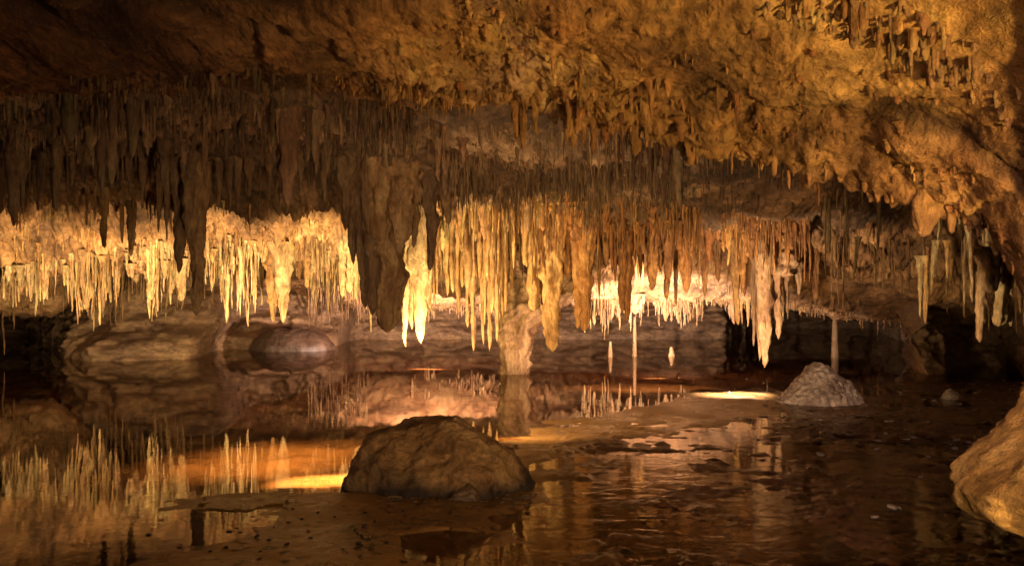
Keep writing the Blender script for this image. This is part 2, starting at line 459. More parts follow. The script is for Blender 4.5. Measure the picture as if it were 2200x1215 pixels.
tint = tint * (1 + .3 * subm[..., None] * np.array([1, .9, .8]))  # lit pool on the submerged sand brightened in the colour
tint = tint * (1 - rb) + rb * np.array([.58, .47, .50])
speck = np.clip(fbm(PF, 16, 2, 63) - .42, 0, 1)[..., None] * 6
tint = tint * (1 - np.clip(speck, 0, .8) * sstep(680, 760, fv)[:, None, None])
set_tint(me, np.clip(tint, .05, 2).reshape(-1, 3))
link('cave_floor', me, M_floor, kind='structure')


def floor_z(x, y):
    u = x / y * F + U0; v = H + CZ * F / y
    i = int(np.clip(np.searchsorted(-fv, -v), 0, len(fv) - 1)); j = int(np.clip(np.searchsorted(fu, u), 0, len(fu) - 1))
    return float(fz[i, j])


wv = np.concatenate([[1600, 1200], np.linspace(960, 452, 160)])
wu = np.linspace(-700, 2200, 200)
WY = np.repeat(gy(wv)[:, None], len(wu), 1); WX = (wu[None, :] - U0) / F * WY
me = mesh_from('pool_water', np.stack([WX, WY, np.zeros_like(WX)], -1).reshape(-1, 3), grid_faces(len(wv), len(wu)))
rip = sstep(720, 840, wu)[None, :] * sstep(585, 650, wv)[:, None]
rip = .010 + rip * (.04 + .21 * sstep(655, 720, wv)[:, None] * (.4 + .6 * sstep(-.2, .3, fbm(np.stack([WX, WY, 0 * WX], -1), .8, 2, 201)))) + .03 * sstep(680, 800, wv)[:, None]
a = me.attributes.new('ripple', 'FLOAT', 'POINT'); a.data.foreach_set('value', rip.astype(np.float32).ravel())
link('pool_water', me, M_water, kind='structure')

# ------------------------------------------------------------------ cave walls round the pool
WP = [(-700, 24), (-300, 30), (40, 31), (72, 25), (86, 19.8), (120, 18.9), (280, 19.5), (308, 22.5), (480, 23.8), (505, 27), (700, 27.5), (1045, 27), (1058, 29), (1100, 35), (1250, 35), (1312, 24),
      (1316, 16.6), (1340, 15.6), (1362, 16), (1376, 18), (1452, 17.6), (1475, 15.4), (1700, 12), (2200, 8)]
wp = np.array([[gx(u, Y), Y] for u, Y in WP])
seg = np.concatenate([[0], np.cumsum(np.linalg.norm(np.diff(wp, axis=0), axis=1))])
ns, nh = 1100, 90
s_ = np.linspace(0, seg[-1], ns)
bx, by = np.interp(s_, seg, wp[:, 0]), np.interp(s_, seg, wp[:, 1])
kx = np.hanning(25); kx /= kx.sum()
bx = np.convolve(np.pad(bx, 12, 'edge'), kx, 'valid'); by = np.convolve(np.pad(by, 12, 'edge'), kx, 'valid')
hz = np.linspace(-.45, 3.6, nh)
ub = bx / by * F + U0
lean = np.interp(ub, [-300, 60, 120, 300, 500, 700, 1100, 1320, 1500], [.1, .1, .55, .8, .6, .5, .1, .25, .1])
shelf = (sstep(.25, .75, hz) * .8)[:, None] * np.interp(ub, [80, 120, 480, 520], [0, 1, 1, 0])[None, :]
WYy = by[None, :] + np.maximum(hz, 0)[:, None] * lean[None, :] + shelf
WXx = bx[None, :] * np.ones((nh, 1))
PW = np.stack([WXx, WYy, np.repeat(hz[:, None], ns, 1)], -1)
dW = fbm(PW, .35, 3, 71) * .4 + (billow(PW * np.array([1, 1, 1.9]), .9, 5, 171) - .5) * .5 + fbm(PW, 1.4, 5, 72, stretch=(1, 1, 2.2)) * .17 + fbm(PW, 6, 3, 73) * .05
zz = PW[..., 2] * 2.1 + fbm(PW * np.array([.5, .5, 1]), .9, 3, 172) * .9
zt_ = zz % 1.0
dW = dW + (zt_ - sstep(.8, 1.0, zt_)) * .13
PW[..., 1] += dW * sstep(-.1, .4, hz)[:, None] + dW * .35
me = mesh_from('cave_wall', PW.reshape(-1, 3), grid_faces(nh, ns))
link('cave_wall', me, M_wall, kind='structure')


# ------------------------------------------------------------------ stalactites
def tube_topology(nseg, nside):
    q = []
    for i in range(nseg - 1):
        for j in range(nside):
            j2 = (j + 1) % nside
            q.append((i * nside + j, (i + 1) * nside + j, (i + 1) * nside + j2, i * nside + j2))
    t = [((nseg - 1) * nside + j, nseg * nside, (nseg - 1) * nside + (j + 1) % nside) for j in range(nside)]
    return np.array(q), np.array(t)


def stal_batch(roots, Ls, Rs, rng, nseg=9, nside=6, pw=None, wander=.08, bump=.30):
    """many thin stalactites as arrays (n, verts, 3)"""
    n = len(roots)
    t = np.linspace(0, 1, nseg)
    p = rng.uniform(.25, .95, n) if pw is None else pw
    r = Rs[:, None] * (.26 + .74 * (1 - t[None, :]) ** p[:, None])
    r = r + Rs[:, None] * 1.0 * np.exp(-t[None, :] * 10)
    r *= 1 + rng.uniform(-bump, bump, (n, nseg))
    th = np.arange(nside) * 2 * np.pi / nside
    ang = th[None, None, :] + rng.uniform(0, 6.28, (n, 1, 1))
    rr = r[:, :, None] * (1 + rng.uniform(-.15, .15, (n, nseg, nside)))
    wx = np.cumsum(rng.normal(0, wander, (n, nseg)), 1) * Ls[:, None] / nseg
    wy = np.cumsum(rng.normal(0, wander, (n, nseg)), 1) * Ls[:, None] / nseg
    X = roots[:, 0, None, None] + wx[:, :, None] + rr * np.cos(ang)
    Yy = roots[:, 1, None, None] + wy[:, :, None] + rr * np.sin(ang)
    Z = roots[:, 2, None, None] + .04 - (t[None, :, None] * (Ls[:, None, None] + .04)) + 0 * rr
    V = np.stack([X, Yy, Z], -1).reshape(n, nseg * nside, 3)
    tip = np.stack([roots[:, 0] + wx[:, -1], roots[:, 1] + wy[:, -1], roots[:, 2] - Ls - Rs * .25], -1)[:, None, :]
    return np.concatenate([V, tip], 1)


def big_stal(L, R, seed, nseg=46, nside=22, p=.9, sx=1.0, sy=1.0, flute=.22, knob=.12, flare=.6, lean=0.0, tip=.12, belly=0.0, rough=1.0):
    """one large stalactite hanging from its own origin; fluted, knobbly, a little crooked"""
    rg = np.random.default_rng(seed)
    t = np.linspace(0, 1, nseg)
    r = R * (tip + (1 - tip) * (1 - t) ** p) + R * flare * np.exp(-t * 9) + R * belly * np.exp(-((t - .45) / .2) ** 2)
    # blunt rounded end
    r *= np.sqrt(np.clip((1.0 - t) / .05, 0.02, 1)) ** .8
    th = np.arange(nside) * 2 * np.pi / nside
    T, A = np.meshgrid(t, th, indexing='ij')
    z = -T * L
    c, s = np.cos(A), np.sin(A)
    Q = np.stack([c * 1.7, s * 1.7, z * 1.3], -1) + seed * 3.7
    fl = fbm(Q, 1.3, 3, seed)
    kn = fbm(np.stack([c * R * 9, s * R * 9, z * 7.0], -1) + seed, 1, 3, seed + 9)
    dr = np.stack([c * .6, s * .6, z * 2.2], -1) + seed
    rings = vnoise(dr * np.array([1, 1, 4]), seed + 3)
    mid = fbm(np.stack([c * r[:, None], s * r[:, None], z * .6], -1) + seed * 1.3, 9, 3, seed + 21)
    fin_ = fbm(np.stack([c * r[:, None], s * r[:, None], z * .7], -1) + seed * 2.1, 26, 3, seed + 31)
    rr = r[:, None] * (1 + flute * 2.2 * fl + knob * 2.2 * kn + .10 * rings) + rough * (np.minimum(r[:, None] * .5, .05) * mid + np.minimum(r[:, None] * .3, .016) * fin_)
    ox = lean * T * L + fbm(np.stack([z * 2.5, z * 0 + seed, z * 0], -1), 1, 2, seed) * .36 * min(R, .12) * T * rough
    X = rr * c * sx + ox
    Yv = rr * s * sy
    V = np.stack([X, Yv, z], -1).reshape(-1, 3)
    V = np.vstack([V, [ox[-1, 0], 0, -L * 1.004]])
    q, tr = tube_topology(nseg, nside)
    return V, q, tr


TIDX = [0]


def add_stal(u, v_tip, Y, wpx, label, tint, v_root=None, group=None, name='stalactite', **kw):
    """a large stalactite: tip and breadth as seen from the walkway, hung from the ceiling at distance Y"""
    TIDX[0] += 1
    zr = ceil_z(u, Y) + .12
    if v_root is not None: zr = CZ - (v_root - H) / F * Y + .05
    zt = CZ - (v_tip - H) / F * Y
    L = max(zr - zt, .08); R = wpx / 2 / F * Y
    V, q, t = big_stal(L, R, 100 + TIDX[0], **kw)
    me = mesh_from(name, V, q, t)
    set_tint(me, tint)
    return link(name, me, M_stal, label=label, cat='stalactite', group=group or 'large stalactites', loc=(gx(u, Y), Y, zr))


BROWN = np.array([.66, .54, .42]); DKBROWN = np.array([.42, .33, .27]); CREAM = np.array([1.25, 1.2, 1.0]); YEL = np.array([1.2, .96, .60]); ORA = np.array([1.05, .70, .36]); PINK = np.array([1.2, 1.05, .95])  # dark browns carry the unlit shade, cream the lit brightness, in colour
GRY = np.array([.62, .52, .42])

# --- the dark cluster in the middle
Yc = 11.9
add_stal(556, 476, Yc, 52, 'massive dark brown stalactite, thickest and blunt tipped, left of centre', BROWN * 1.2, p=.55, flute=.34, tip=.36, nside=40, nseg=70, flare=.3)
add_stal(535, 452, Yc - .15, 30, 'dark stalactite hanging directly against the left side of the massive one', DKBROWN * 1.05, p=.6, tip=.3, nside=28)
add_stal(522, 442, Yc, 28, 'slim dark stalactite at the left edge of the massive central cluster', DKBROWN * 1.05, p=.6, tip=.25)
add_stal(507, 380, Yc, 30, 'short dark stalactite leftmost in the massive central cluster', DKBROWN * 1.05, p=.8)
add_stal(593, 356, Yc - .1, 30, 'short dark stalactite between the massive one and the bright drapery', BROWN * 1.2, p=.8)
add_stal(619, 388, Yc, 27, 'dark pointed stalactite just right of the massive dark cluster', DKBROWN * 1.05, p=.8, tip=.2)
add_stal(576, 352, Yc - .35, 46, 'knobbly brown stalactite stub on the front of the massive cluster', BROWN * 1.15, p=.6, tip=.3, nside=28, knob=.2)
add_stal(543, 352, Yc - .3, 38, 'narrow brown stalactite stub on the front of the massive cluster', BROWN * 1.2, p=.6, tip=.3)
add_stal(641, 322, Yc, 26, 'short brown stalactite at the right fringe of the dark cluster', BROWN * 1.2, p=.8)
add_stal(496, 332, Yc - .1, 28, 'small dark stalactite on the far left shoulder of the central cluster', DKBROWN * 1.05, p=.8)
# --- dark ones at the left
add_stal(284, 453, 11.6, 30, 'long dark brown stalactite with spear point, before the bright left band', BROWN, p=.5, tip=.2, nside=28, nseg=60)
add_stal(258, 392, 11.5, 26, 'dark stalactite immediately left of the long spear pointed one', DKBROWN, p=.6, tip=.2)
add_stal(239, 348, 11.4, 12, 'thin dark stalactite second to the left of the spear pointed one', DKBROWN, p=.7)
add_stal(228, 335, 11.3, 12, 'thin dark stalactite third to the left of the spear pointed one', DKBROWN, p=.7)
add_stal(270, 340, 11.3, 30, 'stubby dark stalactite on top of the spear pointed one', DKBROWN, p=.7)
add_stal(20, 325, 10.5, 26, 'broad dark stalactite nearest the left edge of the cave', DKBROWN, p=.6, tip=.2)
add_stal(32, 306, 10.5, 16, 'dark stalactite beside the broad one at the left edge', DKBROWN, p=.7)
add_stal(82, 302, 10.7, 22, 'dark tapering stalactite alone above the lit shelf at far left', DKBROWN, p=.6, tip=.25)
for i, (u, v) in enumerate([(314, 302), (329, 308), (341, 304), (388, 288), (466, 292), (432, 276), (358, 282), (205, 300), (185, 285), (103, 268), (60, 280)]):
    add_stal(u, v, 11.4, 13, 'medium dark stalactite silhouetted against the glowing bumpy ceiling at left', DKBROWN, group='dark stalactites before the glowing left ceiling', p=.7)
# --- bright stalactites of the left band; shaded ones get the shade as darker tint
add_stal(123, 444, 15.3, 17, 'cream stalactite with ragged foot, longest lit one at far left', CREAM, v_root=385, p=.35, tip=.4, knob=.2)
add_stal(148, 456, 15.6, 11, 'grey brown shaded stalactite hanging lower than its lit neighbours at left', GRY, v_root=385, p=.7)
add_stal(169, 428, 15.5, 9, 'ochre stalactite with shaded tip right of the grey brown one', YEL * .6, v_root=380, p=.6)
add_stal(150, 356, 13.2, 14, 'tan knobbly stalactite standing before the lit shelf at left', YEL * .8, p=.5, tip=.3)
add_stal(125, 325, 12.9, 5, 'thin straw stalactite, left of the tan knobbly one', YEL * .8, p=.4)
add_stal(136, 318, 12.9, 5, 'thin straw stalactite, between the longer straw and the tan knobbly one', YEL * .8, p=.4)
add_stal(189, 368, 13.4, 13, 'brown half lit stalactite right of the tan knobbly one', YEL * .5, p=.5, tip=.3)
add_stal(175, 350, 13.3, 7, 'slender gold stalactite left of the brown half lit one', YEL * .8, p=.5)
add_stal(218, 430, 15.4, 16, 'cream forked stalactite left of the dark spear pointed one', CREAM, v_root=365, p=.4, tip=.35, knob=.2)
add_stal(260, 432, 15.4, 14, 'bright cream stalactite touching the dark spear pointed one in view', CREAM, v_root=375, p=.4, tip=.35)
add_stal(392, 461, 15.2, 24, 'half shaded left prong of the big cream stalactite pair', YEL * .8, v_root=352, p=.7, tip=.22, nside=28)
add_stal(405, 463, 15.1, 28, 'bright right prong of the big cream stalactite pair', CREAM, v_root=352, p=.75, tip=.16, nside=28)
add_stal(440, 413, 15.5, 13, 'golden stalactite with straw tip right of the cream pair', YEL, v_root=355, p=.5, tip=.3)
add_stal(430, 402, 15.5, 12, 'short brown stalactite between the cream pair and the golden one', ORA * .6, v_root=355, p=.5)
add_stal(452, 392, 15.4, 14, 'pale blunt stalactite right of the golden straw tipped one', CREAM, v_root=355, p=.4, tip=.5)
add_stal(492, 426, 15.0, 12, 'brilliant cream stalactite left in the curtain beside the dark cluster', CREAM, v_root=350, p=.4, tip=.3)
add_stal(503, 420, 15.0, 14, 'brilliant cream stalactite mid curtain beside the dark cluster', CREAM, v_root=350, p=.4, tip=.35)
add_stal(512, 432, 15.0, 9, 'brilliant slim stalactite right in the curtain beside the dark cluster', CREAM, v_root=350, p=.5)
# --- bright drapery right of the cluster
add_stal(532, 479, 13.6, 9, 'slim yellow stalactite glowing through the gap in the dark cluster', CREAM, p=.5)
add_stal(582, 497, 13.3, 15, 'narrow glowing blade stalactite, left of the broad cream drapery', CREAM, v_root=300, p=.55, tip=.18)
add_stal(591, 472, 13.4, 12, 'slender glowing stalactite in front of the broad cream drapery', CREAM, v_root=310, p=.5, tip=.2)
add_stal(604, 492, 13.3, 34, 'broad glowing cream drapery stalactite just right of the dark cluster', CREAM, v_root=300, p=.5, belly=.35, tip=.08, sy=.5, flare=-.5, knob=.04, rough=.35, nside=34, nseg=60)
# --- middle curtain
for u, v, w, lab in [(680, 503, 12, 'tan stalactite, long one at the left of the middle curtain'), (693, 494, 11, 'tan stalactite second from left among the long middle curtain tips'),
                     (703, 503, 11, 'tan stalactite third from left among the long middle curtain tips'), (713, 490, 13, 'tan stalactite rightmost of the long tips just left of the pillar'),
                     (671, 470, 10, 'shorter tan stalactite left of the long middle curtain tips')]:
    add_stal(u, v, 14.2, w, lab, YEL * np.array([.85, .85, 1.0]), p=.5, tip=.22)
for i in range(36):
    u = RNG.uniform(622, 765); Y = RNG.uniform(13.2, 15.4)
    add_stal(u, np.interp(u, [622, 650, 690, 765], [385, 420, 440, 415]) + RNG.uniform(-45, 30), Y, RNG.uniform(6, 11), 'yellow stalactite in the dense middle curtain right of the dark cluster', YEL * RNG.uniform(.85, 1.15),
             group='stalactites of the dense middle curtain', p=.5, tip=.25, nseg=30, nside=14)
# --- orange stalactites right of the middle
for u, v, Y, w, lab, tn, kw in [
    (767, 446, 14.2, 22, 'gold stalactite with blunt end, first right of the middle curtain', YEL, dict(p=.4, tip=.5)),
    (779, 452, 14.4, 12, 'slim gold stalactite between two thick gold ones', YEL * .9, dict(p=.4, tip=.35)),
    (792, 504, 13.9, 30, 'thick golden stalactite with a notched foot, hanging lowest before the arch', YEL, dict(p=.4, tip=.3, belly=.15, nside=30, nseg=60)),
    (812, 400, 14.1, 24, 'orange stalactite stub right of the thick golden one', ORA, dict(p=.7)),
    (831, 471, 13.9, 26, 'orange tapered stalactite, left of a joined pair', ORA, dict(p=.6, tip=.25, nside=28)),
    (845, 475, 13.8, 22, 'orange tapered stalactite with pale foot, right of a joined pair', ORA * 1.1, dict(p=.5, tip=.4, nside=28, lean=-.04)),
    (860, 430, 14.2, 6, 'thin ochre stalactite right of the joined orange pair', ORA * .8, dict(p=.4)),
    (880, 392, 14.3, 14, 'short ochre stalactite left of the twin orange one', ORA * .7, dict(p=.7)),
    (893, 448, 14.0, 16, 'orange twin stalactite, its shorter left half', ORA, dict(p=.45, tip=.3)),
    (901, 462, 14.0, 14, 'orange twin stalactite, its longer right half', ORA, dict(p=.45, tip=.3)),
    (920, 400, 14.2, 14, 'brown stalactite between the twin and the single orange one', ORA * .6, dict(p=.6)),
    (937, 417, 14.0, 17, 'single orange stalactite right of the twin', ORA, dict(p=.45, tip=.35)),
    (958, 430, 14.2, 14, 'rusty stalactite in front of the left of the white back fringe', ORA * .8, dict(p=.5, tip=.3)),
    (970, 440, 14.5, 8, 'thin rusty stalactite before the white back fringe', ORA * .6, dict(p=.5)),
    (986, 420, 13.9, 24, 'broad orange stalactite before the middle of the white back fringe', ORA, dict(p=.7, tip=.2)),
    (1011, 426, 14.2, 13, 'brown orange stalactite before the right of the white back fringe', ORA * .7, dict(p=.6)),
    (1030, 405, 14.2, 12, 'brown stalactite left of the hooked cream one', ORA * .55, dict(p=.6)),
    (1052, 466, 14.6, 12, 'hooked cream stalactite bending right at its foot', YEL, dict(p=.4, tip=.35, lean=.06)),
    (1066, 420, 14.2, 16, 'tan stalactite just left of the lowest pink cream one', ORA, dict(p=.6)),
    (1098, 527, 13.6, 27, 'largest pink cream stalactite with needle tip, hanging lowest at right', PINK, dict(p=.5, tip=.12, nside=30, nseg=70, knob=.14)),
    (1116, 487, 13.7, 19, 'pink cream stalactite directly right of the lowest one', PINK, dict(p=.45, tip=.2, nside=26)),
    (1090, 517, 13.8, 10, 'slim stalactite touching the left flank of the lowest one', PINK * .85, dict(p=.4)),
    (1082, 497, 14.0, 10, 'shaded short stalactite left of the lowest pink cream one', PINK * .6, dict(p=.5)),  # shade given by a darker tint
    (1130, 450, 13.8, 14, 'tan stalactite right of the pink cream pair', PINK * .8, dict(p=.5)),
    (1146, 425, 13.8, 14, 'knobbly tan stalactite at the right end of the pink cream group', PINK * .85, dict(p=.6, knob=.25)),
    (1171, 430, 14.2, 13, 'brown stalactite alone right of the pink cream group', ORA * .7, dict(p=.5, tip=.3)),
    (1080, 375, 13.3, 22, 'rusty stub stalactite above the lowest pink cream one', ORA * .8, dict(p=.7)),
]:
    add_stal(u, v, Y, w, lab, tn, **kw)
for i in range(30):
    u = RNG.uniform(770, 1165); Y = RNG.uniform(13.0, 15.4)
    add_stal(u, 365 + RNG.uniform(-40, 60) * RNG.uniform(0, 1), Y, RNG.uniform(7, 15), 'rusty orange stalactite in the mixed curtain right of the middle', ORA * RNG.uniform(.55, 1.1),
             group='rusty stalactites of the right curtain', p=.6, tip=.22, nseg=30, nside=14)
# --- right hand recess
for u, v, Y, w, vr, lab, tn, kw in [
    (1232, 402, 11.6, 7, 345, 'pale slanting stalactite alone in the dark recess at right', CREAM, dict(p=.7, lean=-.12)),
    (1321, 455, 12.2, 8, 372, 'pale thin stalactite, left of three in the dark right recess', CREAM, dict(p=.4)),
    (1329, 464, 12.2, 8, 372, 'tan long stalactite, middle of three in the dark right recess', YEL, dict(p=.4)),
    (1343, 420, 12.0, 9, 350, 'cream crooked stalactite, right of three in the dark right recess', CREAM, dict(p=.6, lean=-.1)),
    (1360, 400, 12.0, 6, 350, 'thin straw stalactite at the right of the three recess stalactites', YEL, dict(p=.4)),
    (1413, 491, 11.0, 15, 372, 'tan wavy stalactite, longest near the right wall', PINK, dict(p=.4, tip=.35, lean=-.05)),
    (1434, 468, 11.0, 20, 372, 'pale blunt stalactite beside the wavy one near the right wall', CREAM, dict(p=.3, tip=.5)),
    (1450, 468, 11.0, 10, 375, 'slim pale stalactite right of the blunt one near the right wall', CREAM * .8, dict(p=.4, tip=.35)),
    (1422, 420, 10.8, 24, 360, 'lumpy grey white stalactite stub above the wavy one', PINK * .8, dict(p=.5, knob=.3, tip=.4)),
    (1465, 445, 10.9, 10, 380, 'brown stalactite at the extreme right of the cave', YEL * .6, dict(p=.5)),
]:
    add_stal(u, v, Y, w, lab, tn, v_root=vr, **kw)
# --- drips from the edge of the near slab
SL = np.array([1.0, .72, .34])
for u, v, Y, w, vr, lab in [
    (573, 157, 5.72, 7, 118, 'short drip stalactite leftmost under the edge of the near slab'), (613, 153, 5.7, 9, 118, 'blunt drip stalactite second from left under the near slab'),
    (681, 167, 5.68, 6, 135, 'thin drip stalactite under the near slab above the middle curtain'), (741, 200, 5.6, 12, 140, 'brown double drip, its left half, at the middle of the slab edge'),
    (751, 216, 5.58, 12, 142, 'brown double drip, its longer right half, at the middle of the slab edge'), (797, 179, 5.6, 14, 150, 'stubby drip stalactite right of the double drip'),
    (823, 213, 5.55, 10, 152, 'long drip stalactite at mid slab edge, left of two'), (838, 206, 5.55, 10, 155, 'shorter drip stalactite at mid slab edge, right of two'),
    (967, 199, 5.45, 9, 165, 'small drip stalactite on the slab edge left of the thick one'), (993, 237, 5.38, 18, 180, 'thick tapered drip stalactite at the slab edge right of the middle'),
    (1051, 251, 5.35, 7, 200, 'thin long drip stalactite right of the thick tapered one'), (1111, 254, 5.22, 10, 208, 'finger shaped orange drip stalactite hanging off the slab edge'),
    (1171, 239, 5.1, 12, 205, 'curled orange drip stalactite on the slab edge'), (1206, 262, 5.05, 9, 215, 'slim orange drip stalactite near the right shoulder of the slab'),
    (1242, 277, 5.0, 14, 228, 'mossy yellow drip stalactite at the corner of the dark recess'), (1259, 290, 4.98, 14, 250, 'plump orange drip, left of a pair over the dark recess'),
    (1273, 292, 4.98, 16, 250, 'plump orange drip, right of a pair over the dark recess'), (1325, 340, 4.80, 52, 262, 'large cone shaped orange drip pointing into the dark recess'),
    (1349, 299, 4.8, 14, 270, 'short orange drip between the large cone and the tooth'), (1366, 335, 4.75, 15, 275, 'long orange tooth stalactite with rounded pale tip'),
    (1384, 322, 4.72, 10, 285, 'small orange drip right of the long tooth'),
]:
    add_stal(u, v, Y, w, lab, SL, v_root=vr - 8, group='drip stalactites on the edge of the near slab', p=.5, tip=.4 if w < 30 else .15, knob=.2, flare=1.0)
# --- stalactites at the top right, nearest the viewer
for i, (u, v, w) in enumerate([(1131, 30, 8), (1158, 26, 8), (1224, 54, 11), (1240, 45, 13), (1262, 76, 9), (1279, 90, 12), (1290, 50, 14), (1312, 76, 11), (1330, 45, 12), (1342, 66, 13), (1362, 52, 14), (1400, 56, 14),
                                (1388, 40, 18), (1422, 84, 9), (1440, 60, 11), (1210, 28, 9), (1185, 22, 8), (1456, 50, 12), (1300, 30, 16), (1375, 35, 12)]):
    add_stal(u, v, RNG.uniform(3.5, 3.75), w * 1.8, 'pinkish brown stalactite in the hanging cluster over the near slab at top right', np.array([1.3, 1.0, .52]) * RNG.uniform(.6, 1.1),
             group='stalactites at the top right', p=.5, tip=.35, knob=.22, v_root=min(v - 70, -25))


# --- medium stalactites of the shaded left fringe, individually
def protos(n, nseg, nside, **kw):
    out = []
    for i in range(n):
        V, q, t = big_stal(1.0, 1.0, 700 + i, nseg=nseg, nside=nside, **kw)
        out.append((V, q, t))
    return out


def scatter(n, u0, u1, Y0, Y1, seed, clump=.0, freq=1.6, upow=1.0):
    """roots on the ceiling, gathered in clumps"""
    rg = np.random.default_rng(seed)
    js, is_ = [], []
    out = []
    tries = 0
    while len(out) < n and tries < 30:
        tries += 1
        m = n * 3
        u = rg.uniform(u0, u1, m); Y = rg.uniform(Y0, Y1, m)
        keep = np.ones(m, bool)
        if clump > 0:
            Pn = np.stack([gx(u, Y), Y * .9, np.zeros(m)], -1)
            keep = fbm(Pn, freq, 3, seed) > (-.35 + clump * rg.uniform(0, 1, m))
        for a, b in zip(u[keep], Y[keep]):
            out.append((a, b))
            if len(out) >= n: break
    r = np.array(out)
    z = np.array([ceil_z(a, b) for a, b in r])
    return np.stack([gx(r[:, 0], r[:, 1]), r[:, 1], z], -1), r[:, 0]


PROTO = protos(10, 18, 10, p=.55, tip=.22, flute=.16, knob=.1, flare=.5)
PM = []
for i, (V, q, t) in enumerate(PROTO):
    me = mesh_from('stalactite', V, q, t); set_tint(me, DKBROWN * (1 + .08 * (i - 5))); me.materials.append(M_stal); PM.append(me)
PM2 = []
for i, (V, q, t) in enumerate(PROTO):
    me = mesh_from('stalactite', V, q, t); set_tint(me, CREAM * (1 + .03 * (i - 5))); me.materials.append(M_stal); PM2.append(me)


def place_many(n, u0, u1, Y0, Y1, L0, L1, R0, R1, meshes, label, group, seed, clump=.4):
    rg = np.random.default_rng(seed + 1000)
    roots, us = scatter(n, u0, u1, Y0, Y1, seed, clump)
    for p in roots:
        o = bpy.data.objects.new('stalactite', meshes[rg.integers(len(meshes))])
        COL.objects.link(o)
        R = rg.uniform(R0, R1)
        o.location = (p[0], p[1], p[2] + .05)
        o.scale = (R, R, rg.uniform(L0, L1))
        o.rotation_euler = (rg.normal(0, .02), rg.normal(0, .02), rg.uniform(0, 6.28))
        o['label'] = label; o['category'] = 'stalactite'; o['group'] = group


place_many(55, -20, 560, 8.2, 12.2, .14, .46, .020, .042, PM, 'dark brown stalactite in the dense shaded fringe under the left ceiling', 'shaded left fringe', 5)
place_many(35, -20, 520, 14.9, 15.7, .3, .55, .022, .04, PM2, 'cream stalactite in the brightly lit fringe along the left band', 'lit left fringe', 6)

# --- all the thousands of small ones: one mass
BV, BT, q0, t0 = [], [], *tube_topology(9, 6)


def fringe(n, u0, u1, Y0, Y1, L0, L1, R0, R1, tint, seed, clump=.5, freq=1.6, lmod=True):
    rg = np.random.default_rng(seed)
    roots, us = scatter(n, u0, u1, Y0, Y1, seed, clump, freq)
    k = rg.uniform(0, 1, len(roots)) ** 2.6
    Ls = L0 + (L1 - L0) * k
    if lmod: Ls *= np.clip(1 + 2.4 * fbm(roots * np.array([1, .6, 0]), 1.7, 3, seed + 3), .18, 2.2)
    Rs = rg.uniform(R0, R1, len(roots)) * (.7 + .5 * k)
    BV.append(stal_batch(roots, np.maximum(Ls, .03), Rs, rg))
    tn = np.asarray(tint) * rg.uniform(.6, 1.2, (len(roots), 1)) * (1 + rg.normal(0, .05, (len(roots), 3))) * (1 + .7 * fbm(roots, 1.5, 3, 99)[:, None] * np.array([.8, 1.0, 1.2]))
    BT.append(np.repeat(tn[:, None, :], BV[-1].shape[1], 1))


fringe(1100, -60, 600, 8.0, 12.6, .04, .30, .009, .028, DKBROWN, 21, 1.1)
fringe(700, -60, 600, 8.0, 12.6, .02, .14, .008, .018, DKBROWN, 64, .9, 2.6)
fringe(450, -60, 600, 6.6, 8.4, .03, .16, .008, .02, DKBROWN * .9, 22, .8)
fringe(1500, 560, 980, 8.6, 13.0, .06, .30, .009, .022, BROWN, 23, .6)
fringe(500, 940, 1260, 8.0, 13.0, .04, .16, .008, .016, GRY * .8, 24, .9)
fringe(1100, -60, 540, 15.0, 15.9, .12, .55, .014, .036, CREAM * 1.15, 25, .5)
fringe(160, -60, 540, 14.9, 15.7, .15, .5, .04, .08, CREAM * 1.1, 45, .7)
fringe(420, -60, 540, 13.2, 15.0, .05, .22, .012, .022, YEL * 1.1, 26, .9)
fringe(650, 612, 775, 13.0, 15.8, .08, .80, .012, .034, YEL, 27, .5)
fringe(500, 612, 1165, 12.7, 13.4, .04, .3, .01, .024, ORA * .9, 46, .6)
fringe(800, 760, 1165, 12.8, 15.8, .05, .48, .013, .036, ORA * .9, 28, .9)
fringe(420, 835, 1062, 19.3, 20.3, .10, .36, .015, .034, PINK * 1.05, 29, .25)
fringe(240, 1060, 1330, 17.2, 19.9, .1, .38, .014, .028, YEL * .8, 30, .3)
fringe(150, 1190, 1480, 12.8, 15.5, .1, .55, .01, .022, YEL * .7, 31, .7)
fringe(30, 1200, 1480, 10.5, 12.5, .1, .4, .01, .022, YEL * .7, 63, 1.0)
fringe(180, -60, 560, 5.2, 6.1, .02, .10, .008, .022, DKBROWN, 62, .8)
fringe(160, 440, 530, 20.5, 24, .15, .5, .015, .03, GRY, 32, .3)
fringe(200, 590, 730, 22.5, 25, .1, .35, .02, .036, PINK * .9, 33, .4)
fringe(140, 90, 330, 16.2, 18.5, .15, .6, .014, .028, GRY * .7, 34, .5)
fringe(320, 480, 1290, 5.3, 5.75, .02, .13, .006, .016, SL * .9, 35, .7, 3.0)
fringe(170, 640, 1480, 3.9, 5.5, .006, .030, .010, .030, SL, 38, 1.1, 1.2)
fringe(130, 560, 1480, 4.7, 5.7, .02, .10, .010, .028, SL, 39, 1.0, 2.0)
fringe(60, 900, 1420, 4.3, 5.3, .01, .04, .006, .014, SL, 36, 1.0, 3.0)
fringe(150, 1080, 1480, 3.4, 3.8, .015, .06, .01, .03, np.array([.9, .75, .46]), 37, .9, 3.0)
fringe(60, -60, 560, 8.0, 12.4, .15, .5, .05, .10, DKBROWN, 51, .9)
fringe(90, 560, 980, 8.6, 13.0, .08, .3, .04, .09, BROWN, 52, .9)
fringe(90, 612, 775, 13.0, 15.6, .15, .7, .05, .10, YEL, 53, .7)
fringe(110, 770, 1165, 12.9, 15.4, .12, .42, .05, .11, ORA, 54, .9)
fringe(60, 835, 1062, 19.3, 20.3, .2, .5, .05, .1, PINK, 55, .5)
